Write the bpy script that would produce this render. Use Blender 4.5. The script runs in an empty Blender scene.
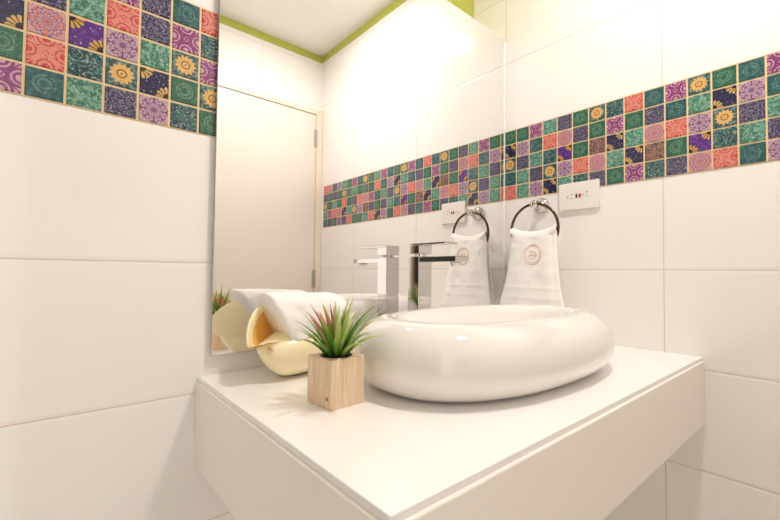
import bpy, bmesh, math, random
from mathutils import Vector, Matrix, noise as mnoise
PI = math.pi
S = 0.045                      # one mosaic tile pitch in metres
C = bpy.context.scene.collection
scene = bpy.context.scene

# ------------------------------------------------------------------ camera
cd = bpy.data.cameras.new('camera')
cam = bpy.data.objects.new('camera', cd)
C.objects.link(cam)
yaw, pit, rol = 0.70487, 0.030187, 0.011454
fw = Vector((math.sin(yaw)*math.cos(pit), math.cos(yaw)*math.cos(pit), math.sin(pit)))
rt = Vector((math.cos(yaw), -math.sin(yaw), 0)); up = rt.cross(fw)
r2 = rt*math.cos(rol) + up*math.sin(rol); u2 = -rt*math.sin(rol) + up*math.cos(rol)
M4 = Matrix((r2, u2, -fw)).transposed().to_4x4()
M4.translation = Vector((-1.126, -0.7447, 1.0356))
cam.matrix_world = M4
cd.sensor_fit = 'HORIZONTAL'; cd.sensor_width = 36.0; cd.lens = 18.4126; cd.clip_start = 0.02
scene.camera = cam

# ------------------------------------------------------------------ world, light, exposure
w = bpy.data.worlds.new('world'); scene.world = w; w.use_nodes = True
w.node_tree.nodes['Background'].inputs[0].default_value = (1.0, 0.86, 0.72, 1)
w.node_tree.nodes['Background'].inputs[1].default_value = 0.05
LAMP = Vector((-0.44, -0.61, 2.225))
LAMP_POWER = 106.0      # emission strength of the ceiling diffuser
FILL_POWER = 0.62        # emission of the added fill panel, unseen behind the viewer
LAMP_COLOR = (1.0, 0.918, 0.868)
scene.view_settings.view_transform = 'Standard'
scene.view_settings.look = 'None'
scene.view_settings.gamma = 1.0
scene.view_settings.use_curve_mapping = False
scene.view_settings.exposure = 0.99
scene.cycles.max_bounces = 16
scene.cycles.diffuse_bounces = 8
scene.cycles.glossy_bounces = 8
scene.cycles.sample_clamp_indirect = 6.0
scene.cycles.caustics_reflective = True

# ------------------------------------------------------------------ node helpers
class NT:
    def __init__(s, name):
        s.m = bpy.data.materials.new(name); s.m.use_nodes = True
        s.t = s.m.node_tree; s.n = s.t.nodes; s.l = s.t.links
        s.b = s.n['Principled BSDF']
    def _set(s, sock, v):
        if v is None: return
        if hasattr(v, 'is_output'): s.l.new(v, sock)
        else: sock.default_value = v
    def math(s, op, a, b=None, c=None, clamp=False):
        n = s.n.new('ShaderNodeMath'); n.operation = op; n.use_clamp = clamp
        s._set(n.inputs[0], a); s._set(n.inputs[1], b); s._set(n.inputs[2], c)
        return n.outputs[0]
    def step(s, v, lo, hi):
        n = s.n.new('ShaderNodeMapRange'); n.interpolation_type = 'SMOOTHSTEP'
        s._set(n.inputs[0], v); n.inputs[1].default_value = lo; n.inputs[2].default_value = hi
        return n.outputs[0]
    def mix(s, f, a, b):
        n = s.n.new('ShaderNodeMix'); n.data_type = 'RGBA'
        s._set(n.inputs[0], f); s._set(n.inputs[6], col(a)); s._set(n.inputs[7], col(b))
        return n.outputs[2]
    def noise(s, vec, scale, detail=2, rough=.5):
        n = s.n.new('ShaderNodeTexNoise'); s._set(n.inputs['Vector'], vec)
        n.inputs['Scale'].default_value = scale; n.inputs['Detail'].default_value = detail
        n.inputs['Roughness'].default_value = rough
        return n.outputs[0]
    def voro(s, vec, scale, feature='F1'):
        n = s.n.new('ShaderNodeTexVoronoi'); n.feature = feature; s._set(n.inputs['Vector'], vec)
        n.inputs['Scale'].default_value = scale
        return n.outputs['Distance']
    def coord(s, which):
        return s.n.new('ShaderNodeTexCoord').outputs[which]
    def pos(s):
        return s.n.new('ShaderNodeNewGeometry').outputs['Position']
    def sep(s, v):
        n = s.n.new('ShaderNodeSeparateXYZ'); s._set(n.inputs[0], v); return n.outputs
    def comb(s, x, y, z=0.0):
        n = s.n.new('ShaderNodeCombineXYZ')
        s._set(n.inputs[0], x); s._set(n.inputs[1], y); s._set(n.inputs[2], z); return n.outputs[0]
    def bump(s, h, strength=.3, dist=.001):
        n = s.n.new('ShaderNodeBump'); n.inputs['Strength'].default_value = strength
        n.inputs['Distance'].default_value = dist; s._set(n.inputs['Height'], h)
        s.l.new(n.outputs[0], s.b.inputs['Normal'])
    def done(s, color, rough=.5, metal=0.0, coat=0.0, spec=None):
        s._set(s.b.inputs['Base Color'], col(color)); s._set(s.b.inputs['Roughness'], rough)
        s.b.inputs['Metallic'].default_value = metal
        s.b.inputs['Coat Weight'].default_value = coat
        if spec is not None: s.b.inputs['Specular IOR Level'].default_value = spec
        return s.m
def col(c):
    if isinstance(c, tuple) and len(c) == 3: return (*c, 1.0)
    return c
def lin(r, g, b):
    f = lambda v: (v/255/12.92 if v/255 <= .04045 else ((v/255+.055)/1.055)**2.4)
    return (f(r), f(g), f(b))

# ------------------------------------------------------------------ materials
def simple(name, c, rough=.5, metal=0.0, coat=0.0, bumpscale=None, bs=.2, bd=.0005):
    t = NT(name)
    if bumpscale: t.bump(t.noise(t.coord('Object'), bumpscale, 3), bs, bd)
    return t.done(c, rough, metal, coat)

def tile_wall(name, axis, off_u, off_z, wu=.44, wz=.225, base=(.925, .91, .89)):
    """large glazed white wall tiles with thin joints, laid out in world metres"""
    t = NT(name); P = t.sep(t.pos()); u = P[axis]; z = P[2]
    def dist(v, off, wd):
        a = t.math('SUBTRACT', v, off); a = t.math('DIVIDE', a, wd)
        fr = t.math('FRACT', t.math('ADD', a, 40.5)); d = t.math('ABSOLUTE', t.math('SUBTRACT', fr, .5))
        return t.math('MULTIPLY', d, wd)
    d = t.math('MINIMUM', dist(u, off_u, wu), dist(z, off_z, wz))
    g = t.step(d, .0005, .0013)
    wob = t.noise(t.pos(), 3.0, 1)
    t.bump(t.math('ADD', t.step(d, .0003, .006), t.math('MULTIPLY', wob, .9)), .35, .0016)
    rough = t.math('MULTIPLY_ADD', t.math('SUBTRACT', 1.0, g), .5, .07)
    return t.done(t.mix(g, lin(216, 197, 178), base), rough)

M = {}
M['tile_x'] = tile_wall('glazed_wall_tile_back', 0, -.785, 1.2731)
M['tile_y'] = tile_wall('glazed_wall_tile_side', 1, 0.0, 1.2731)
M['ceiling'] = simple('ceiling_paint', (.925, .91, .89), .35, bumpscale=2, bs=.1)
M['green'] = simple('green_paint', lin(188, 192, 88), .5, bumpscale=60)
M['grout'] = simple('mosaic_grout', lin(232, 208, 166), .8, bumpscale=300)
M['counter'] = simple('white_quartz', (.94, .935, .93), .18, coat=.2, bumpscale=8, bs=.03)
M['apron'] = simple('white_lacquer', (.93, .895, .845), .28, bumpscale=8, bs=.03)
M['ceramic'] = simple('white_ceramic', (.86, .84, .815), .06, coat=.5, bumpscale=4, bs=.02)
M['chrome'] = simple('polished_chrome', (.64, .62, .605), .05, 1.0, bumpscale=5, bs=.01)
M['brushed'] = simple('dark_chrome', lin(104, 80, 68), .10, 1.0, bumpscale=200, bs=.02)
M['mirror'] = simple('mirror_silver', (.91, .905, .905), .0, 1.0)
M['mirror_edge'] = simple('polished_glass_edge', lin(186, 180, 170), .12, .3, bumpscale=100, bs=.05)
M['back'] = simple('mirror_backing_board', (.25, .23, .21), .7, bumpscale=60)
M['plate'] = simple('white_plastic', (.86, .83, .80), .25, bumpscale=300, bs=.03)
M['slot'] = simple('dark_socket', (.04, .02, .02), .5, bumpscale=300)
M['redled'] = simple('red_button', lin(190, 40, 20), .4, bumpscale=300)
M['pinkdot'] = simple('pink_indicator', lin(226, 150, 130), .4, bumpscale=300)
M['doorp'] = simple('door_paint', lin(234, 226, 218), .45, bumpscale=25, bs=.04)
M['dframe'] = simple('door_frame_paint', lin(238, 224, 208), .4, bumpscale=25, bs=.04)
M['steel'] = simple('brushed_steel', (.55, .53, .50), .35, 1.0, bumpscale=200, bs=.05)
M['soil'] = simple('potting_soil', lin(58, 38, 24), .95, bumpscale=220, bs=1, bd=.004)
t = NT('dark_reflection_panel'); P = t.coord('Object')
n_ = t.noise(t.comb(t.sep(P)[0], t.math('MULTIPLY', t.sep(P)[1], 14), t.math('MULTIPLY', t.sep(P)[2], 1.2)), 6, 4)
M['panel_dark'] = t.done(t.mix(n_, (.006, .004, .003), (.018, .012, .008)), .5)  # near-black wood for the unseen panel added for dark reflections
t = NT('floor_tile'); P = t.sep(t.pos())
fx = t.math('ABSOLUTE', t.math('SUBTRACT', t.math('FRACT', t.math('DIVIDE', t.math('ADD', P[0], 30.0), .4)), .5))
fy = t.math('ABSOLUTE', t.math('SUBTRACT', t.math('FRACT', t.math('DIVIDE', t.math('ADD', P[1], 30.0), .4)), .5))
g = t.step(t.math('MAXIMUM', fx, fy), .494, .497)
M['floor'] = t.done(t.mix(g, t.mix(t.noise(t.pos(), 6, 4), (.88, .86, .84), (.93, .91, .89)), lin(170, 150, 130)), .25)
# terry towel
t = NT('white_terry'); P = t.coord('Object')
t.bump(t.math('ADD', t.noise(P, 420, 2), t.math('MULTIPLY', t.noise(P, 90, 2), .6)), .55, .0022)
t.b.inputs['Sheen Weight'].default_value = .25
M['terry'] = t.done((.93, .915, .895), .95)
M['thread'] = simple('beige_thread', lin(230, 202, 186), .75, bumpscale=900, bs=.4)
M['thread_white'] = simple('ivory_thread', lin(226, 212, 200), .75, bumpscale=900, bs=.4)
# wood
t = NT('pale_pine'); P = t.sep(t.coord('Object'))
gr = t.noise(t.comb(t.math('MULTIPLY', P[0], 30), t.math('MULTIPLY', P[1], 30), t.math('MULTIPLY', P[2], 2.2)), 6.0, 4, .6)
kn = t.n.new('ShaderNodeVectorMath'); kn.operation = 'DISTANCE'
t.l.new(t.coord('Object'), kn.inputs[0]); kn.inputs[1].default_value = (-.029, -.019, .014)
k = t.step(kn.outputs['Value'], .0016, .0042)
wc = t.mix(t.step(gr, .3, .72), lin(226, 194, 160), lin(243, 221, 194))
t.bump(gr, .15, .0006)
M['pine'] = t.done(t.mix(k, lin(150, 98, 66), wc), .6)
# leaves (colour runs along the blade: V of the UV map)
def leafmat(name, base, mid, tip, a=.45, b=.95):
    t = NT(name); v = t.sep(t.coord('UV'))
    c = t.mix(t.step(v[1], .05, a), base, mid); c = t.mix(t.step(v[1], a, b), c, tip)
    t.b.inputs['Subsurface Weight'].default_value = 0.0
    return t.done(t.mix(t.math('MULTIPLY', t.noise(t.coord('Object'), 60, 2), .3), c, base), .42)
M['leaf'] = leafmat('succulent_green', lin(36, 84, 22), lin(104, 156, 44), lin(190, 208, 96))
M['leafred'] = leafmat('succulent_red_tip', lin(60, 100, 30), lin(164, 160, 84), lin(222, 130, 112), .45, .8)
M['leafpale'] = leafmat('succulent_pale', lin(80, 128, 40), lin(180, 200, 100), lin(238, 240, 186))
# shell
SPOTS = ((-.090, -.043, .066, .014), (-.071, -.046, .060, .013))
t = NT('shell_outside'); P = t.coord('Object')
fl = t.step(t.noise(P, 26, 3, .6), .60, .70)
c = t.mix(t.noise(P, 9, 2), lin(246, 228, 176), lin(250, 242, 214))
t.bump(t.noise(P, 18, 2), .3, .002)
c = t.mix(t.math('MULTIPLY', fl, .15), c, lin(214, 160, 84))
for sx, sy, sz, sr in SPOTS:
    dn = t.n.new('ShaderNodeVectorMath'); dn.operation = 'DISTANCE'; t.l.new(P, dn.inputs[0]); dn.inputs[1].default_value = (sx, sy, sz)
    dv = t.math('ADD', dn.outputs['Value'], t.math('MULTIPLY', t.math('SUBTRACT', t.noise(P, 130, 3), .5), .012))
    c = t.mix(t.step(dv, sr, sr*.45), c, lin(176, 112, 52))
M['shell'] = t.done(c, .32, coat=.3)
M['shell_in'] = simple('shell_inside', lin(244, 190, 92), .22, coat=.4, bumpscale=14, bs=.1)
M['shell_spot'] = simple('shell_brown_spot', lin(150, 88, 40), .35, bumpscale=80, bs=.2)

# ------------------------------------------------------------------ mesh helpers
def obj(name, bm, mats, parent=None, smooth=False, auto=None):
    me = bpy.data.meshes.new(name); bm.normal_update(); bm.to_mesh(me); bm.free()
    for m in (mats if isinstance(mats, (list, tuple)) else [mats]): me.materials.append(m)
    if smooth:
        for p in me.polygons: p.use_smooth = True
    o = bpy.data.objects.new(name, me); C.objects.link(o)
    if parent: o.parent = parent
    return o
def tag(o, label=None, cat=None, group=None, kind=None):
    if label: o['label'] = label
    if cat: o['category'] = cat
    if group: o['group'] = group
    if kind: o['kind'] = kind
    return o
def thing(name, loc, label, cat, rz=0, group=None):
    o = bpy.data.objects.new(name, None); C.objects.link(o); o.empty_display_size = .02
    o.location = loc; o.rotation_euler = (0, 0, rz)
    return tag(o, label, cat, group)
def struct(name, bm, mats, label=None, parent=None, smooth=False):
    o = obj(name, bm, mats, parent, smooth); o['kind'] = 'structure'
    if label: o['label'] = label
    return o
def box(bm, lo, hi, bev=0.0, seg=2, mi=0):
    b2 = bmesh.new()
    bmesh.ops.create_cube(b2, size=1.0)
    lo, hi = Vector(lo), Vector(hi)
    for v in b2.verts:
        v.co = Vector([lo[i] + (v.co[i]+.5)*(hi[i]-lo[i]) for i in range(3)])
    if bev: bmesh.ops.bevel(b2, geom=b2.edges[:], offset=bev, segments=seg, affect='EDGES', profile=.5)
    me = bpy.data.meshes.new('tmp'); b2.to_mesh(me); b2.free()
    n0 = len(bm.faces); bm.from_mesh(me); bpy.data.meshes.remove(me)
    bm.faces.ensure_lookup_table()
    for f in bm.faces[n0:]: f.material_index = mi
    return bm
def BX(lo, hi, bev=0.0, seg=2): return box(bmesh.new(), lo, hi, bev, seg)
def lathe(bm, prof, center, axis='Z', n=40, caps=True):
    """prof: list of (radius, height along axis)"""
    rings = []
    for r, h in prof:
        ring = []
        for i in range(n):
            a = 2*PI*i/n; p = (r*math.cos(a), r*math.sin(a), h)
            if axis == 'X': p = (p[2], p[0], p[1])
            elif axis == 'Y': p = (p[1], p[2], p[0])
            ring.append(bm.verts.new(Vector(center)+Vector(p)))
        rings.append(ring)
    for a, b in zip(rings, rings[1:]):
        for i in range(n): bm.faces.new((a[i], a[(i+1) % n], b[(i+1) % n], b[i]))
    if caps:
        bm.faces.new(rings[0][::-1]); bm.faces.new(rings[-1])
    return bm
def tube(bm, pts, r, n=10, closed=False, taper=None):
    pts = [Vector(p) for p in pts]; rings = []; N = len(pts)
    prev = None
    for i, p in enumerate(pts):
        a = pts[(i-1) % N] if (closed or i > 0) else p
        b = pts[(i+1) % N] if (closed or i < N-1) else p
        tg = (b-a).normalized()
        if prev is None:
            ref = Vector((0, 0, 1)) if abs(tg.z) < .9 else Vector((1, 0, 0))
            nx = tg.cross(ref).normalized()
        else:
            nx = (prev - tg*prev.dot(tg)).normalized()
        prev = nx; ny = tg.cross(nx)
        rr = r*(taper(i/(N-1)) if taper else 1)
        rings.append([bm.verts.new(p + nx*rr*math.cos(2*PI*k/n) + ny*rr*math.sin(2*PI*k/n)) for k in range(n)])
    for i in range(N if closed else N-1):
        a, b = rings[i], rings[(i+1) % N]
        for k in range(n): bm.faces.new((a[k], a[(k+1) % n], b[(k+1) % n], b[k]))
    if not closed:
        bm.faces.new(rings[0][::-1]); bm.faces.new(rings[-1])
    return bm
def loft(bm, rings, cap0=False, cap1=False, uv=None):
    vr = [[bm.verts.new(p) for p in r] for r in rings]; n = len(vr[0])
    for a, b in zip(vr, vr[1:]):
        for i in range(n): bm.faces.new((a[i], a[(i+1) % n], b[(i+1) % n], b[i]))
    if cap0: bm.faces.new(vr[0][::-1])
    if cap1: bm.faces.new(vr[-1])
    return vr

# ------------------------------------------------------------------ room shell
RX, FY, CZ = -1.68, -1.203, 2.232          # left wall, far wall, ceiling
MT = 1.797                                # top of the built-out mirror wall
REC = 0.132                               # depth of the recess above it
struct('floor', BX((RX-.1, FY-.1, -.1), (.1, REC+.1, 0)), M['floor'])
struct('ceiling', BX((RX-.1, FY-.1, CZ), (.1, REC+.1, CZ+.1)), M['ceiling'])
struct('wall_back', BX((RX, 0, 0), (0, REC, MT)), M['tile_x'], 'white glazed tile wall behind the mirror')
struct('wall_back_upper', BX((RX, REC, 0), (0, REC+.1, CZ)), M['green'], 'green painted wall set back above the mirror')
struct('wall_right', BX((0, FY-.1, 0), (.1, REC+.1, CZ)), M['tile_y'], 'white glazed tile wall with towel ring')
struct('wall_left', BX((RX-.1, FY-.1, 0), (RX, REC+.1, CZ)), M['tile_y'])
struct('wall_front', BX((RX, FY-.1, 0), (0, FY, CZ)), M['tile_x'], 'white tiled wall with the pale door')
# green painted cornice strips
struct('trim_1', BX((RX, FY, 2.196), (0, FY+.004, CZ)), M['green'], 'lime green strip under the ceiling above the door')
struct('trim_2', BX((-.004, FY+.004, 2.196), (0, REC, CZ)), M['green'], 'lime green strip under the ceiling along the right wall')
struct('trim_3', BX((RX, FY+.004, 2.196), (RX+.004, REC, CZ)), M['green'])
# pale door in the wall behind the camera, seen in the mirror
dz = 1.889; dx0, dx1 = -.80, -.040
d1 = struct('door_1', BX((dx0, FY, .01), (dx1, FY+.012, dz), .001), M['doorp'], 'pale beige flat door reflected in the mirror')
bm = bmesh.new()
box(bm, (dx0-.035, FY, .0), (dx0-.002, FY+.018, 1.921), .002)
box(bm, (dx1+.002, FY, .0), (-.002, FY+.018, 1.921), .002)
box(bm, (dx0-.002, FY, dz+.003), (dx1+.002, FY+.018, 1.921), .002)
struct('door_frame', bm, M['dframe'], parent=d1)
for z in (1.76, .995, .25):
    bm = lathe(bmesh.new(), [(.001, -.05), (.006, -.049), (.006, .049), (.001, .05)], (dx1+.004, FY+.016, z), n=14)
    box(bm, (dx1-.012, FY+.010, z-.048), (dx1+.003, FY+.0135, z+.048))
    struct('door_hinge', bm, M['steel'], parent=d1)
bm = lathe(bmesh.new(), [(.024, 0), (.024, .008), (.010, .010), (.010, .04)], (dx0+.06, FY+.012, .98), 'Y', 24)
box(bm, (dx0+.05, FY+.042, .972), (dx0+.17, FY+.056, .988), .003)
struct('door_handle', bm, M['steel'], parent=d1)
# unseen glowing panel, added as fill for the lower walls and counter faces
t = NT('fill_light_pane'); t.b.inputs['Emission Color'].default_value = (1.0, .94, .87, 1); t.b.inputs['Emission Strength'].default_value = FILL_POWER
wn = struct('fill_panel', BX((-1.63, FY, .08), (-1.20, FY+.006, 2.02)), t.done((.8, .8, .8), .6))
bm = bmesh.new()
for a_, b_ in (((-1.66, .05), (-1.63, 2.05)), ((-1.20, .05), (-1.17, 2.05)), ((-1.63, .05), (-1.20, .08)), ((-1.63, 2.02), (-1.20, 2.05))):
    box(bm, (a_[0], FY, a_[1]), (b_[0], FY+.02, b_[1]), .002)
struct('fill_panel_frame', bm, M['dframe'], parent=wn)  # frame around the added fill panel
# unseen door-shaped dark panel, added so the chrome mirrors something dark
d2 = struct('dark_panel', BX((RX, -1.16, .01), (RX+.012, -.56, 2.03), .001), M['panel_dark'])
bm = bmesh.new()
box(bm, (RX, -1.20, 0), (RX+.018, -1.162, 2.07), .002); box(bm, (RX, -.558, 0), (RX+.018, -.52, 2.07), .002)
box(bm, (RX, -1.162, 2.032), (RX+.018, -.558, 2.07), .002)
struct('door_frame', bm, M['panel_dark'], parent=d2)  # surround of the added dark panel

# ------------------------------------------------------------------ mosaic band
def pat(name, base, c2, c3, kind, seed=0.0, rough=.22):
    """patterned glazed mosaic tile; UV 0..1 over one tile, drawn with polar maths"""
    t = NT('mosaic_'+name); uv = t.coord('UV'); s = t.sep(uv)
    oi = t.n.new('ShaderNodeAttribute'); oi.attribute_name = 'tileid'; rid = oi.outputs['Fac']
    x = t.math('MULTIPLY_ADD', s[0], 2.0, -1.0); y = t.math('MULTIPLY_ADD', s[1], 2.0, -1.0)
    r = t.math('SQRT', t.math('ADD', t.math('MULTIPLY', x, x), t.math('MULTIPLY', y, y)))
    th = t.math('ARCTAN2', y, x)
    v3 = t.comb(x, y, t.math('MULTIPLY', rid, 7.3))
    nz = t.noise(v3, 3.2, 3)
    fine = t.voro(v3, 3.6); nz2 = t.noise(v3, 5.5, 3, .6)
    c = base
    if kind == 'mandala':
        pet = t.math('MULTIPLY', t.math('COSINE', t.math('MULTIPLY', th, 16.0)), .10)
        ring = t.math('SINE', t.math('MULTIPLY', t.math('ADD', r, pet), 19.0))
        c = t.mix(t.step(ring, -.3, .35), base, c2)
        spoke = t.math('COSINE', t.math('MULTIPLY', th, 8.0))
        c = t.mix(t.math('MULTIPLY', t.step(spoke, .72, .95), t.step(r, .3, .5)), c, c3)
        c = t.mix(t.step(r, .24, .15), c, c3); c = t.mix(t.step(r, .12, .07), c, base)
        c = t.mix(t.math('MULTIPLY', t.step(r, .98, 1.1), .8), c, c2)
    elif kind == 'lattice':
        m = None
        for cx, cy, rad in ((-1, 0, .62), (1, 0, .62), (0, -1, .62), (0, 1, .62), (0, 0, .30), (-1, 0, .33), (1, 0, .33), (0, 1, .33), (0, -1, .33)):
            ddx = t.math('SUBTRACT', x, float(cx)); ddy = t.math('SUBTRACT', y, float(cy))
            d = t.math('SQRT', t.math('ADD', t.math('MULTIPLY', ddx, ddx), t.math('MULTIPLY', ddy, ddy)))
            a = t.math('ABSOLUTE', t.math('SUBTRACT', d, rad))
            m = a if m is None else t.math('MINIMUM', m, a)
        dg = t.math('MULTIPLY', t.math('ABSOLUTE', t.math('SUBTRACT', t.math('ABSOLUTE', x), t.math('ABSOLUTE', y))), .8)
        m = t.math('MINIMUM', m, t.math('ADD', dg, t.math('MULTIPLY', nz, .06)))
        c = t.mix(t.step(m, .115, .065), base, c2)
        c = t.mix(t.math('MULTIPLY', t.step(nz2, .54, .64), .75), c, c3)
        sw = t.math('SINE', t.math('MULTIPLY', t.voro(v3, 1.5), 26.0))
        c = t.mix(t.math('MULTIPLY', t.step(sw, .5, .95), .5), c, c2)
    elif kind == 'flora':
        fl = t.math('SINE', t.math('MULTIPLY', t.voro(t.comb(x, y, t.math('MULTIPLY', rid, 3.1)), 1.25), 21.0))
        c = t.mix(t.step(nz, .42, .60), base, c2)
        c = t.mix(t.math('MULTIPLY', t.step(fl, .45, .9), t.math('MULTIPLY', t.step(nz2, .45, .6), .65)), c, c3)
        c = t.mix(t.step(fine, .20, .12), c, c3)
        c = t.mix(t.math('MULTIPLY', t.step(nz2, .62, .7), .7), c, lin(30, 40, 52))
    elif kind == 'circle':
        c = t.mix(t.step(nz, .45, .62), base, c2)
        rr = t.math('MINIMUM', t.math('ABSOLUTE', t.math('SUBTRACT', r, .36)), t.math('ABSOLUTE', t.math('SUBTRACT', r, .62)))
        c = t.mix(t.math('MULTIPLY', t.step(rr, .10, .05), t.math('MULTIPLY', t.step(nz2, .35, .6), .55)), c, c3)
        c = t.mix(t.math('MULTIPLY', t.step(nz2, .60, .68), .75), c, lin(24, 52, 54))
        c = t.mix(t.step(t.voro(v3, 3.0), .13, .08), c, c3)
        c = t.mix(t.step(r, .13, .08), c, base)
    elif kind == 'sunflower':
        pr = t.math('MULTIPLY_ADD', t.math('ABSOLUTE', t.math('COSINE', t.math('MULTIPLY', th, 6.5))), .20, .64)
        inside = t.step(t.math('SUBTRACT', pr, r), -.03, .03)
        c = t.mix(t.step(nz, .45, .6), base, lin(110, 140, 130))
        pc = t.mix(t.step(t.math('ABSOLUTE', t.math('COSINE', t.math('MULTIPLY', th, 13.0))), .25, .12), c2, lin(150, 106, 50))
        c = t.mix(inside, c, pc)
        c = t.mix(t.step(r, .40, .34), c, c3); c = t.mix(t.step(r, .27, .22), c, c2); c = t.mix(t.step(r, .11, .06), c, c3)
    elif kind == 'corner':
        c = t.mix(t.step(nz, .50, .60), base, c2)
        c = t.mix(t.step(fine, .17, .11), c, lin(214, 206, 214))
        for cx in (-1.0, 1.0):
            ddx = t.math('SUBTRACT', x, cx); ddy = t.math('SUBTRACT', y, -cx)
            d = t.math('SQRT', t.math('ADD', t.math('MULTIPLY', ddx, ddx), t.math('MULTIPLY', ddy, ddy)))
            tt = t.math('ARCTAN2', ddy, ddx)
            pr = t.math('MULTIPLY_ADD', t.math('ABSOLUTE', t.math('COSINE', t.math('MULTIPLY', tt, 7.0))), .18, .72)
            pc = t.mix(t.step(t.math('ABSOLUTE', t.math('SINE', t.math('MULTIPLY', tt, 7.0))), .86, .95), c3, lin(40, 24, 20))
            pc = t.mix(t.step(d, .40, .32), pc, lin(44, 28, 26))
            c = t.mix(t.step(t.math('SUBTRACT', pr, d), -.03, .03), c, pc)
    elif kind == 'circlemandala':
        pet = t.math('MULTIPLY', t.math('COSINE', t.math('MULTIPLY', th, 10.0)), .09)
        ring = t.math('SINE', t.math('MULTIPLY', t.math('ADD', r, pet), 15.0))
        c = t.mix(t.math('MULTIPLY', t.step(ring, .25, .8), .75), base, c2)
        sw = t.math('SINE', t.math('MULTIPLY', t.voro(t.comb(x, y, t.math('MULTIPLY', rid, 2.3)), 1.6), 24.0))
        c = t.mix(t.math('MULTIPLY', t.step(sw, .6, .95), t.math('MULTIPLY', t.step(nz2, .42, .58), .6)), c, c3)
        c = t.mix(t.step(fine, .15, .10), c, c3)
        c = t.mix(t.step(r, .16, .10), c, c2)
    if kind in ('mandala', 'sunflower', 'corner'):
        c = t.mix(t.math('MULTIPLY', t.step(nz2, .56, .68), .45), c, base)
    t.bump(t.math('ADD', nz, t.math('MULTIPLY', t.step(r, 1.45, .85), .8)), .12, .0012)
    return t.done(c, rough, coat=.15)
L = lin
kinds = {
 'P': pat('plum_lattice', L(206, 174, 184), L(132, 52, 114), L(160, 90, 142), 'lattice'),
 'R': pat('coral_lattice', L(196, 64, 66), L(220, 142, 130), L(172, 44, 50), 'lattice'),
 'G': pat('green_ring', L(40, 94, 76), L(58, 116, 92), L(140, 172, 146), 'circle'),
 'D': pat('teal_ring', L(36, 82, 88), L(58, 110, 108), L(124, 160, 156), 'circle'),
 'T': pat('deep_teal', L(34, 66, 82), L(60, 112, 106), L(196, 208, 196), 'flora'),
 'A': pat('aqua_flower', L(56, 112, 96), L(112, 166, 146), L(190, 214, 196), 'flora'),
 'V': pat('indigo_mandala', L(52, 52, 84), L(112, 104, 136), L(206, 196, 200), 'circlemandala'),
 'N': pat('navy_corner', L(34, 34, 66), L(52, 52, 96), L(206, 172, 110), 'corner'),
 'Y': pat('sunflower', L(48, 76, 84), L(228, 188, 116), L(150, 100, 52), 'sunflower'),
 'M': pat('mauve_mandala', L(138, 96, 140), L(198, 172, 178), L(112, 66, 120), 'mandala'),
 'O': pat('rose_mandala', L(144, 98, 140), L(204, 160, 160), L(216, 122, 92), 'mandala'),
 'U': pat('violet_corner', L(84, 40, 128), L(112, 62, 150), L(204, 160, 84), 'corner'),
 'B': pat('brown_mix', L(84, 66, 70), L(150, 110, 100), L(206, 170, 140), 'flora'),
}
KEYS = list(kinds)
BZ = 1.2731
def band(name, origin, du, nrm, cols, label=None):
    """five rows of small tiles; cols = strings top to bottom, one per column along du"""
    rnd = random.Random(name)
    du, nrm, o = Vector(du), Vector(nrm), Vector(origin); zz = Vector((0, 0, 1))
    bm = bmesh.new(); uvl = bm.loops.layers.uv.new('UVMap'); fl = bm.faces.layers.float.new('tileid')
    flip = du.cross(zz).dot(nrm) < 0
    def quad(ps, mi, uvs=None, tid=0.0):
        vs = [bm.verts.new(p) for p in ps]; U = list(uvs) if uvs else [(0, 0)]*len(ps)
        if flip: vs.reverse(); U.reverse()
        f = bm.faces.new(vs); f.material_index = mi; f[fl] = tid
        for lp, q in zip(f.loops, U): lp[uvl].uv = q
    n = len(cols); th = .0018; Wd = n*S
    P = lambda u, z, h: o + du*u + zz*z + nrm*h
    quad([P(0, 0, th*.55), P(Wd, 0, th*.55), P(Wd, 5*S, th*.55), P(0, 5*S, th*.55)], len(KEYS))
    quad([P(0, 0, 0), P(Wd, 0, 0), P(Wd, 0, th*.55), P(0, 0, th*.55)], len(KEYS))
    quad([P(0, 5*S, th*.55), P(Wd, 5*S, th*.55), P(Wd, 5*S, 0), P(0, 5*S, 0)], len(KEYS))
    g = .0016; b = .0012
    for i, cs in enumerate(cols):
        for k, ch in enumerate(cs):
            row = 4-k; u0, u1 = i*S+g, (i+1)*S-g; z0, z1 = row*S+g, (row+1)*S-g
            mi = KEYS.index(ch); tid = rnd.random()*9; rot = rnd.randrange(4)
            UV = [(0, 0), (1, 0), (1, 1), (0, 1)]; UV = UV[rot:]+UV[:rot]
            if ch in 'UN': UV = [(1, 0), (0, 0), (0, 1), (1, 1)]
            lo = [P(u0, z0, th*.5), P(u1, z0, th*.5), P(u1, z1, th*.5), P(u0, z1, th*.5)]
            hi = [P(u0+b, z0+b, th*1.5), P(u1-b, z0+b, th*1.5), P(u1-b, z1-b, th*1.5), P(u0+b, z1-b, th*1.5)]
            quad(hi, mi, UV, tid)
            for q in range(4):
                r = (q+1) % 4
                quad([lo[q], lo[r], hi[r], hi[q]], mi, [UV[q], UV[r], UV[r], UV[q]], tid)
    me = bpy.data.meshes.new(name); bm.normal_update(); bm.to_mesh(me); bm.free()
    for kk in KEYS: me.materials.append(kinds[kk])
    me.materials.append(M['grout'])
    ob = bpy.data.objects.new(name, me); C.objects.link(ob); ob['kind'] = 'structure'
    if label: ob['label'] = label
    return ob
rr = random.Random(5)
def rcol():
    s = ''
    while len(s) < 5:
        c = rr.choice('PRGDTAVNYMOUBGDTATVG')
        if c not in s[-1:]: s += c
    return s
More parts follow.
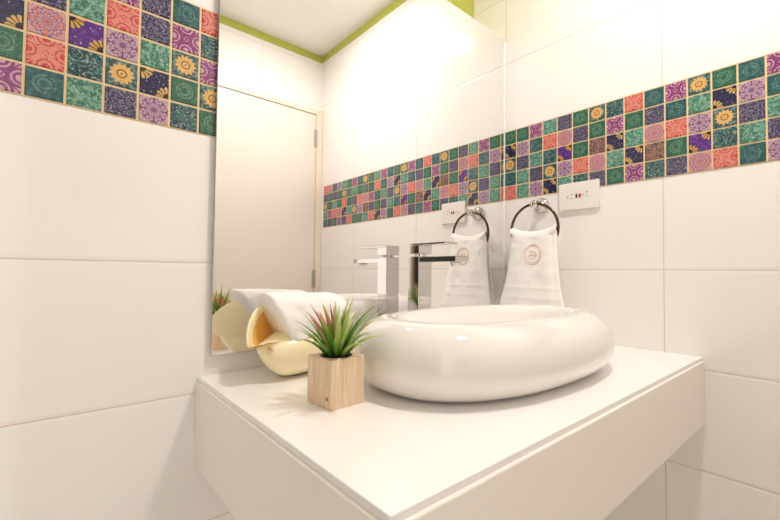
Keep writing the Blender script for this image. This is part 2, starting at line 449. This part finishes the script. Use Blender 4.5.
right = ['GNYDR', 'GMVAA', 'PTAVM', 'ARTYN', 'VOUMA', 'GVGRT', 'YGBOV', 'TPNAG', 'RGANP', 'DVOBT', 'PDRGV', 'YAMUO', 'GNYTR', 'DMVAD', 'PDAVM',
         'ARDGN', 'GDPVR', 'YTOBA', 'DGRMT', 'PAVYG', 'GTDAR', 'AYRNV', 'MDGOP', 'TVARG', 'OGDPV', 'RVYAT']
band('trim_4', (0, -.0403+S, BZ), (0, -1, 0), (-1, 0, 0), right, 'patterned mosaic band along the right wall')
# columns run from the mirror's left edge outwards to the left
lf = ['RTPYG', 'DPYGT', 'VVANM', 'PRMYV', 'VAUTA', 'VVORD', 'GYNGP', 'MARVT', 'DGYPN', 'TOVGR', 'AMDVY', 'GRTUD', 'VPGMA', 'YDRTG', 'NAVOD', 'GTPDM']
band('trim_5', (-.937+S, 0, BZ), (-1, 0, 0), (0, -1, 0), lf, 'patterned mosaic band left of the mirror')
band('trim_6', (dx0-.04, FY, BZ), (-1, 0, 0), (0, 1, 0), [rcol() for _ in range(7)])

# ------------------------------------------------------------------ vanity counter
vc = thing('vanity_counter', (-.465, -.258, .705), 'white floating vanity counter with deep apron and slim worktop between the tiled walls', 'counter')
def part(name, bm, m, parent, smooth=False, label=None):
    """mesh written in world metres, stored in the parent's space"""
    p = parent; chain = Matrix.Identity(4)
    while p is not None:
        chain = Matrix.LocRotScale(p.location, p.rotation_euler, None) @ chain; p = p.parent
    bmesh.ops.transform(bm, matrix=chain.inverted(), verts=bm.verts[:])
    o = obj(name, bm, m, parent, smooth)
    if label: o['label'] = label
    return o
part('apron', BX((-.930, -.517, .705), (-.0005, -.0005, .844), .0022, 3), M['apron'], vc)
part('worktop', BX((-.9265, -.5135, .8435), (-.0005, -.0005, .852), .0012, 2), M['counter'], vc)

# ------------------------------------------------------------------ mirror
mz0, mz1, mx0, mx1 = .886, MT-.001, -.909, -.027
mr = thing('wall_mirror', ((mx0+mx1)/2, -.0005, mz0), 'large frameless wall mirror above the white counter', 'mirror')
bm = BX((mx0, -.0110, mz0), (mx1, -.0060, mz1), .0008, 1)
bm.normal_update()
for f in bm.faces:
    f.material_index = 0 if (f.normal.y < -.99) else 1
o = part('mirror_glass', bm, [M['mirror'], M['mirror_edge']], mr)
part('backing_board', BX((mx0+.006, -.0060, mz0+.004), (mx1-.006, -.0003, mz1-.004)), M['back'], mr)

# ------------------------------------------------------------------ vessel basin
BCX, BCY, BA, BB, BE, BH, HB, RI, FI = -.472, -.286, .2953, .1763, 2.41, .1096, .0477, .0599, .0494
sink = thing('vessel_sink', (BCX, BCY, .852), 'white glossy oval vessel basin with a fat rounded rim on the counter', 'sink')
def sel(A, B, z, e=BE, n=96):
    out = []
    for i in range(n):
        t = 2*PI*i/n; ct, st = math.cos(t), math.sin(t)
        out.append(Vector((BCX + A*math.copysign(abs(ct)**(2/e), ct), BCY + B*math.copysign(abs(st)**(2/e), st), .852+z)))
    return out
rings = []
for k in range(9):
    z = HB*k/8; ins = FI*(1-math.sqrt(max(0, 1-((HB-z)/HB)**2))); rings.append(sel(BA-ins, BB-ins, z))
for k in range(1, 15):
    a = PI/2*k/14; ins = RI*(1-math.cos(a)); rings.append(sel(BA-ins, BB-ins, HB+(BH-HB)*math.sin(a)))
for ins, z in ((.066, .1090), (.072, .1065), (.077, .1010), (.081, .092), (.085, .080), (.090, .066), (.097, .052), (.107, .041), (.122, .033), (.140, .0295)):
    e = BE-.35*(ins-.06)/.08
    rings.append(sel(BA-ins, BB-ins, z, e))
for q in (.75, .5, .25, .09): rings.append(sel((BA-.14)*q, (BB-.14)*max(q, .0) if q > .3 else (BB-.14)*max(q, .3), .0295-.004*(1-q), 2.0))
bm = bmesh.new(); loft(bm, rings, True, True)
part('basin_bowl', bm, M['ceramic'], sink, True)
bm = lathe(bmesh.new(), [(.019, .0), (.021, .002), (.019, .0045), (.006, .0060)], (BCX, BCY, .852+.0255), n=32)
part('drain_stopper', bm, M['chrome'], sink, True)

# ------------------------------------------------------------------ faucet
FX0, FX1, FYF, FYB = -.4795, -.4365, -.0875, -.0510
fc = thing('basin_faucet', ((FX0+FX1)/2, (FYF+FYB)/2, .852), 'tall square chrome mixer faucet standing between basin and mirror', 'faucet')
part('faucet_body', BX((FX0, FYF, .852), (FX1, FYB, 1.0735), .0012, 2), M['chrome'], fc)
part('base_flange', BX((FX0-.004, FYF-.004, .8519), (FX1+.004, FYB+.004, .856), .0012, 2), M['chrome'], fc)
part('spout', BX((FX0+.001, -.1965, 1.0590), (FX1-.001, FYF+.004, 1.0715), .0010, 2), M['chrome'], fc)
part('aerator', lathe(bmesh.new(), [(.010, 0), (.010, .0045), (.0125, .005), (.0125, .010)], ((FX0+FX1)/2, -.179, 1.0500), n=28), M['chrome'], fc, True)
part('collar', lathe(bmesh.new(), [(.0155, 0), (.0155, .0065)], ((FX0+FX1)/2, (FYF+FYB)/2, 1.0730), n=32), M['chrome'], fc)
bm = BX((FX0, FYF, 1.0785), (FX1, FYB, 1.0990), .0010, 2)
box(bm, (FX0, -.166, 1.0988), (FX1, FYB, 1.1030), .0009, 2)
part('handle', bm, M['chrome'], fc)

# ------------------------------------------------------------------ outlet plate
ol = thing('wall_outlet', (0, -.239, 1.2165), 'white rectangular outlet plate with red and black test buttons on the tiled wall', 'outlet')
bm = BX((-.0085, -.295, 1.2165), (-.0004, -.183, 1.2940), .0022, 3)
part('cover_plate', bm, M['plate'], ol)
def outbox(nm, y, z, wy, wz, m, lab):
    part(nm, BX((-.0098, y-wy/2, z-wz/2), (-.0080, y+wy/2, z+wz/2), .0003, 1), m, ol, label=lab)
zc = 1.2552
outbox('test_button', -.2345, zc, .0050, .0100, M['slot'], 'black button')
outbox('reset_button', -.2440, zc, .0060, .0100, M['redled'], 'dark red button')
outbox('indicator_light', -.2530, zc+.0012, .0035, .0030, M['pinkdot'], 'pink indicator dot')
for y, z, wy, wz in ((-.2100, zc-.001, .0022, .0060), (-.2210, zc+.0055, .006, .0016), (-.2210, zc-.0055, .006, .0016), (-.2630, zc+.0075, .0045, .0035), (-.2640, zc-.0035, .0050, .0020)):
    outbox('socket_slot', y, z, wy, wz, simple('grey_slot', lin(176, 150, 138), .5, bumpscale=300), 'small grey slot')

# ------------------------------------------------------------------ towel ring
RYC, RR, RXP = -.128, .074, -.048
rg = thing('towel_ring', (0, -.128, 1.236), 'chrome towel ring with round rosette holding the white hand towel', 'towel ring')
bm = lathe(bmesh.new(), [(.020, -.0003), (.0235, -.003), (.0235, -.008), (.018, -.013), (.010, -.0145), (.0085, -.03), (.0085, -.040), (.0105, -.042), (.0115, -.048), (.0105, -.054), (.004, -.056)], (0, -.128, 1.240), 'X', 36)
part('rosette', bm, M['chrome'], rg, True)
bm = tube(bmesh.new(), [(RXP, RYC+RR*math.sin(2*PI*k/72), 1.1665+RR*math.cos(2*PI*k/72)) for k in range(72)], .0040, 12, True)
part('ring', bm, M['brushed'], rg, True)

# ------------------------------------------------------------------ hanging towel
tw = thing('hand_towel', (-.06, -.135, .925), 'white hand towel with round embroidered crest hanging from the ring beside the outlet', 'towel')
def smooth(a, b, x):
    t = min(1, max(0, (x-a)/(b-a))); return t*t*(3-2*t)
def towel_pt(s, v, off=0.0):
    """s 0 front hem .. 1 back hem, v 0 (near mirror) .. 1 (near camera)"""
    vv = v*2-1
    ztop = 1.152 + .016*abs(vv)**2.0
    zb_f, zb_b = .922, .945
    if s < .46:
        q = s/.46; z = zb_f + (ztop-.012-zb_f)*q
        x = -.086 + .024*q + .004*math.sin(v*7+1.0)*(1-q)
        n = (-1, 0)
    elif s < .54:
        a = (s-.46)/.08*PI; x = -.0485 - .0135*math.cos(a); z = ztop-.012 + .015*math.sin(a); n = (-math.cos(a), math.sin(a))
    else:
        q = (s-.54)/.46; z = ztop-.012 + (zb_b-ztop+.012)*q
        x = -.035 + .014*q + .003*math.sin(v*9)*q
        n = (1, 0)
    hgt = (z-.922)/(1.16-.922)
    y0 = -.022*(1-hgt) + -.058*hgt; y1 = -.236*(1-hgt) + -.200*hgt
    if s > .54: y0 -= .012*(1-hgt); y1 += .030*(1-hgt)
    bow = .008*math.sin(PI*min(1, max(0, hgt)))
    y = (y0-bow) + (y1+bow-y0+bow)*v
    fold = .0045*math.sin(v*11.0+.6+hgt*1.5)*(1-.5*hgt) + .006*math.exp(-((v-.93)/.05)**2) - .004*math.exp(-((v-.78)/.05)**2)*(1-hgt)
    edge = .012*(abs(vv)**8)
    if s < .46: x += fold*.6 + edge
    elif s > .54: x += -fold*.5 - edge*.6
    dob = .0016*math.exp(-((z-.995)/.004)**2) + .0016*math.exp(-((z-.965)/.004)**2)
    x += n[0]*dob
    nz = mnoise.noise(Vector((y*40, z*40, s*3)))*.0016
    x += n[0]*(nz+off); z += n[1]*off
    return Vector((x, y, z))
NS, NV = 110, 60
bm = bmesh.new()
g1 = [[bm.verts.new(towel_pt(i/NS, j/NV, .0045)) for j in range(NV+1)] for i in range(NS+1)]
g2 = [[bm.verts.new(towel_pt(i/NS, j/NV, -.0035)) for j in range(NV+1)] for i in range(NS+1)]
for i in range(NS):
    for j in range(NV):
        bm.faces.new((g1[i][j], g1[i][j+1], g1[i+1][j+1], g1[i+1][j])); bm.faces.new((g2[i][j], g2[i+1][j], g2[i+1][j+1], g2[i][j+1]))
    for j, fl in ((0, 0), (NV, 1)):
        q = (g1[i][j], g1[i+1][j], g2[i+1][j], g2[i][j]); bm.faces.new(q if not fl else q[::-1])
for i, fl in ((0, 1), (NS, 0)):
    for j in range(NV):
        q = (g1[i][j], g1[i][j+1], g2[i][j+1], g2[i][j]); bm.faces.new(q if not fl else q[::-1])
bmesh.ops.recalc_face_normals(bm, faces=bm.faces[:])
part('towel_cloth', bm, M['terry'], tw, True)
def on_towel(y, z):
    # invert the front sheet numerically
    s, v = .3, .5
    for _ in range(30):
        p = towel_pt(s, v); e = Vector((y-p.y, z-p.z))
        pv = towel_pt(s, v+.01); ps = towel_pt(s+.01, v)
        v += e.x/((pv.y-p.y)/.01)*.8; s += e.y/((ps.z-p.z)/.01)*.8
        s = min(.45, max(.0, s)); v = min(1, max(0, v))
    return towel_pt(s, v, .0050)
EY, EZ, ER = -.1385, 1.0915, .0255
em = bmesh.new()
tube(em, [on_towel(EY+ER*math.sin(2*PI*k/48), EZ+ER*1.12*math.cos(2*PI*k/48)) for k in range(48)], .0014, 8, True)
tube(em, [on_towel(EY+ER*.84*math.sin(2*PI*k/48), EZ+ER*.94*math.cos(2*PI*k/48)) for k in range(48)], .0006, 6, True)
ctr = [[(-.012, -.008), (-.006, .002), (-.001, .012), (.004, .004), (.0, -.003), (-.005, -.004)], [(.001, .010), (.008, .006), (.011, -.002), (.006, -.011), (-.003, -.013), (-.010, -.010)],
       [(-.012, .006), (-.008, .010), (-.004, .006)], [(.002, -.006), (.007, -.002), (.006, .004)]]
for cv in ctr:
    tube(em, [on_towel(EY-a, EZ+b) for a, b in cv], .0011, 6)
part('embroidered_crest', em, M['thread'], tw, True, label='beige embroidered round crest')

# ------------------------------------------------------------------ wooden planter with succulent
PA = math.atan2(-.293+.238, -.838+.846)          # direction of the left face
pc = Vector((-.8145, -.2635, .852)); rot = math.atan2(.004, .056)
pl = thing('potted_succulent', pc, 'spiky green artificial succulent with reddish tips in a pale pine cube', 'plant', rz=rot)
h = .0285; PH = .0655
b = bmesh.new(); box(b, (-h, -h, 0), (h, h, PH), .0009, 2)
# carve the opening: round hole in the top
top = max((f for f in b.faces if f.normal.z > .99), key=lambda f: f.calc_area()); bmesh.ops.delete(b, geom=[top], context='FACES_ONLY')
eds = [e for e in b.edges if e.is_boundary]
loop = sorted({v for e in eds for v in e.verts}, key=lambda v: math.atan2(v.co.y, v.co.x))
def ringv(r, z, n=32): return [b.verts.new((r*math.cos(2*PI*k/n-PI), r*math.sin(2*PI*k/n-PI), z)) for k in range(n)]
n = 32
def sq(k):
    a = 2*PI*k/n-PI; c, s_ = math.cos(a), math.sin(a); q = (h-.0009)/max(abs(c), abs(s_)); return b.verts.new((q*c, q*s_, PH))
outer = [sq(k) for k in range(n)]; r0 = ringv(.0225, PH); r1 = ringv(.0222, PH-.010)
for A_, B_ in ((outer, r0), (r0, r1)):
    for k in range(n): b.faces.new((A_[k], A_[(k+1) % n], B_[(k+1) % n], B_[k]))
b.faces.new(r1)
bmesh.ops.remove_doubles(b, verts=b.verts[:], dist=.0001)
bmesh.ops.recalc_face_normals(b, faces=b.faces[:])
planter = obj('planter_cube', b, M['pine'], pl)
b = bmesh.new(); rs = random.Random(3)
lathe(b, [(.0218, PH-.009), (.0218, PH-.003), (.014, PH-.0005), (.004, PH+.001)], (0, 0, 0), n=28)
for v in b.verts: v.co += Vector((0, 0, rs.uniform(-.0008, .0008)))
for k in range(22):
    a = rs.uniform(0, 2*PI); q = rs.uniform(.006, .0195)
    bmesh.ops.create_icosphere(b, subdivisions=1, radius=rs.uniform(.0015, .003), matrix=Matrix.Translation((q*math.cos(a), q*math.sin(a), PH-.001)))
obj('soil', b, M['soil'], pl, True)
def blade(bm, base, az, lean, ln, wd, curl):
    uvl = bm.loops.layers.uv.verify()
    d = Vector((math.cos(az), math.sin(az), 0)); side = Vector((-d.y, d.x, 0)); pts = []; ang = lean*.55
    p = Vector(base); N = 8; rows = []
    for k in range(N+1):
        q = k/N
        wv = wd*(.62+1.1*q*(1-q)*1.5)*(1-q**2.6)+.00025
        dirv = d*math.sin(ang)+Vector((0, 0, math.cos(ang))); nrm = d*math.cos(ang)-Vector((0, 0, math.sin(ang)))
        th = wv*.42
        rows.append(([bm.verts.new(p - side*wv - nrm*th*.4), bm.verts.new(p + nrm*th*.7), bm.verts.new(p + side*wv - nrm*th*.4), bm.verts.new(p - nrm*th*1.0)], q))
        p = p + dirv*(ln/N); ang += (lean*.75+curl)/N
    for (a, qa), (b_, qb) in zip(rows, rows[1:]):
        for i in range(4):
            f = bm.faces.new((a[i], a[(i+1) % 4], b_[(i+1) % 4], b_[i]))
            for lp, uvv in zip(f.loops, ((.2*i, qa), (.2*i+.2, qa), (.2*i+.2, qb), (.2*i, qb))): lp[uvl].uv = uvv
    bm.faces.new(rows[-1][0]); bm.faces.new(rows[0][0][::-1])
green, red, pale = bmesh.new(), bmesh.new(), bmesh.new()
rs = random.Random(21)
for ring, cnt, lean, ln in ((0, 6, .18, .082), (1, 11, .44, .086), (2, 14, .78, .084), (3, 12, 1.08, .068)):
    for k in range(cnt):
        az = 2*PI*(k+rs.uniform(-.3, .3))/cnt + ring*.7; q = .002+.0038*ring
        base = (q*math.cos(az), q*math.sin(az), PH-.003)
        # picture-left side of the plant (-x+y of the room) carries the reddish leaves
        side = math.cos(az - math.radians(140))
        tgt = green
        if ring in (0, 1, 2) and side > .15 and rs.random() < .75: tgt = red
        elif side < 0 and rs.random() < .6: tgt = pale
        right = math.cos(az - math.radians(-40))
        lean_ = lean*rs.uniform(.85, 1.15)*(1 + .12*right)
        blade(tgt, base, az, lean_, ln*(1 + .10*right)*rs.uniform(.86, 1.1), rs.uniform(.0036, .0052), rs.uniform(-.1, .35))
for nm, b_, m_, lab in (('green_leaves', green, 'leaf', None), ('red_tipped_leaves', red, 'leafred', 'leaves with reddish pink tips'), ('pale_leaves', pale, 'leafpale', 'pale yellow green leaves')):
    bmesh.ops.recalc_face_normals(b_, faces=b_.faces[:])
    obj(nm, b_, M[m_], pl, True)

# ------------------------------------------------------------------ sea shell
sh = thing('seashell', (-.785, -.085, .852), 'large cream and yellow seashell lying on the counter below the mirror corner', 'shell')
def catmull(P, n):
    out = []; N = len(P)
    for i in range(n):
        f = i/n*N; k = int(f); t = f-k
        a, b_, c, d = (Vector(P[(k+j-1) % N]) for j in range(4))
        out.append(.5*((2*b_)+(c-a)*t+(2*a-5*b_+4*c-d)*t*t+(3*b_-a-3*c+d)*t**3))
    return out
NR = 48
# aperture rim: starts at the front low lip and runs round: front -> left -> back/top -> right
APER = [(-.822, -.118, .924), (-.855, -.128, .9205), (-.884, -.125, .916), (-.885, -.115, .935), (-.873, -.098, .955), (-.853, -.080, .972), (-.822, -.065, .980), (-.797, -.068, .970), (-.798, -.092, .946)]
ap = catmull(APER, NR); apc = sum(ap, Vector())/NR
def ellring(x, yc, zc, ry, rz, tilt=0.0, ph=0.0):
    out = []
    for k in range(NR):
        # same winding as the aperture (front-bottom first, then left/back)
        a = 2*PI*k/NR + ph
        yy = -ry*math.cos(a); z_ = rz*math.sin(a)
        out.append(Vector((x - tilt*z_, yc+yy, zc+z_)))
    return out
def align(ringA, ringB):
    best = None
    for rev in (0, 1):
        R = ringB[::-1] if rev else ringB
        for k in range(NR):
            RR = R[k:]+R[:k]; e = sum((RR[i]-ringA[i]).length_squared for i in range(0, NR, 4))
            if best is None or e < best[0]: best = (e, RR)
    return best[1]
lip = [p + (p-apc).normalized()*.0035 + Vector((.001, .003, -.001)) for p in ap]
SEC = [(-.866, -.108, .909, .004, .003), (-.858, -.106, .904, .016, .013), (-.845, -.101, .897, .030, .025), (-.828, -.096, .893, .041, .036), (-.808, -.090, .8935, .048, .0415),
       (-.785, -.085, .8965, .0515, .0445), (-.755, -.079, .896, .048, .0435), (-.725, -.073, .891, .038, .0385), (-.702, -.068, .886, .024, .027), (-.690, -.066, .883, .008, .010)]
b = bmesh.new()
# rounded body of the shell
loft(b, [ellring(*q, 0.0) for q in SEC], True, True)
# flaring cup behind the opening, its back turned to the mirror
cup = [ap, lip]
for dx_, dy_, dz_, sc in ((.004, .014, -.003, 1.05), (.012, .028, -.008, .99), (.022, .040, -.016, .84), (.034, .048, -.026, .60), (.044, .050, -.034, .30), (.048, .050, -.036, .06)):
    cc = apc + Vector((dx_, dy_, dz_)); cup.append([cc + (p-apc)*sc for p in ap])
loft(b, cup, False, True)
# inner funnel
inn = [ap]
for q, sc in ((.06, .95), (.22, .90), (.45, .80), (.7, .60), (.9, .34), (1.0, .08)):
    c = apc.lerp(apc + Vector((.034, .042, -.026)), q); inn.append([c + (p-apc)*sc for p in ap])
vi = [[b.verts.new(p) for p in r] for r in inn]
n0 = len(b.faces)
for A_, B_ in zip(vi, vi[1:]):
    for k in range(NR):
        f = b.faces.new((A_[k], B_[k], B_[(k+1) % NR], A_[(k+1) % NR])); f.material_index = 0 if (A_ is vi[0] or A_ is vi[1]) else 1
f = b.faces.new(vi[-1]); f.material_index = 1
bmesh.ops.remove_doubles(b, verts=b.verts[:], dist=.0002)
bmesh.ops.recalc_face_normals(b, faces=b.faces[:])
for v in b.verts:
    n_ = mnoise.noise(v.co*28)*.0025 + mnoise.noise(v.co*70)*.0008
    v.co += v.normal*n_ if v.normal.length > 0 else Vector()
    v.co.z = max(v.co.z, .8522)
o = part('shell_body', b, [M['shell'], M['shell_in']], sh, True)
ss = o.modifiers.new('sub', 'SUBSURF'); ss.levels = 1; ss.render_levels = 2

# ------------------------------------------------------------------ rolled towel on the shell
rt_ = thing('hand_towel', (-.77, -.07, .95), 'rolled white towel with a faint round crest tucked into the seashell', 'towel')
def sec_at(x):
    if x <= SEC[0][0]: return SEC[0][1:5]
    for A_, B_ in zip(SEC, SEC[1:]):
        if x <= B_[0]:
            q = (x-A_[0])/(B_[0]-A_[0]); return tuple(A_[k]+(B_[k]-A_[k])*q for k in range(1, 5))
    return SEC[-1][1:5]
rings = []; NX, NA = 34, 40
for i in range(NX+1):
    u = i/NX; x0 = -.864 + .192*u
    # rounded ends, fat middle; the left hem is slanted
    e = (1-(1-min(1, u/.10))**2)**.5 if u < .10 else ((1-(1-min(1, (1-u)/.22))**2)**.5 if u > .78 else 1.0)
    slant = .62*(1-u)**2
    ycs, zcs, rys, rzs = sec_at(max(x0+.012, SEC[0][0])); ring = []
    ro = .052 - .006*u; ht = .0985 - .004*u
    zi0 = zcs + rzs*.30
    out_, in_ = [], []
    for k in range(NA+1):
        a = PI*k/NA; ca, sa = math.cos(a), math.sin(a)
        zb = .926 + .012*u; top = .9995 - .006*u
        layer = 1 + .018*math.sin(a*9 + x0*30) + .02*math.sin(x0*95+a*2)
        yo = -.079 - ro*math.copysign(abs(ca)**.75, ca)*layer
        zo = zb + (top-zb)*(abs(sa)**.62)*(1 + .012*math.sin(x0*60+a*3))
        yi = ycs - (rys+.0035)*ca*.80; zi = max(zcs + (rzs+.0035)*math.sqrt(max(0, 1-(ca*.80)**2)), .918)
        zi = min(zi, zo-.004)
        yo = yi + (yo-yi)*(.25+.75*e); zo = zi + (zo-zi)*(.12+.88*e)
        out_.append(Vector((x0 + slant*(1.0-zo), yo, zo))); in_.append(Vector((x0 + slant*(1.0-zi), yi, zi)))
    rings.append(out_ + in_[::-1])
b = bmesh.new(); loft(b, rings, True, True)
bmesh.ops.recalc_face_normals(b, faces=b.faces[:])
for v in b.verts: v.co += v.normal*(mnoise.noise(v.co*55)*.0022)
o = part('rolled_cloth', b, M['terry'], rt_, True)
ss = o.modifiers.new('sub', 'SUBSURF'); ss.levels = 1; ss.render_levels = 2

# ------------------------------------------------------------------ ceiling downlight
for LX, LY, PW, lab in ((LAMP.x, LAMP.y, LAMP_POWER, 'round white ceiling downlight in the middle of the ceiling'),):
    cl = thing('ceiling_light', (LX, LY, CZ), lab, 'light')
    part('trim_ring', lathe(bmesh.new(), [(.070, 0), (.084, -.001), (.084, -.005), (.074, -.008), (.070, -.006)], (LX, LY, CZ), n=48, caps=False), M['plate'], cl, True)
    dm = NT('lamp_diffuser'); dm.b.inputs['Emission Color'].default_value = (*LAMP_COLOR, 1); dm.b.inputs['Emission Strength'].default_value = PW
    part('diffuser', lathe(bmesh.new(), [(.070, -.0005), (.070, -.006), (.067, -.010), (.056, -.0125), (.034, -.0145), (.012, -.015)], (LX, LY, CZ), n=48), dm.done((.9, .9, .9), .5), cl, True)
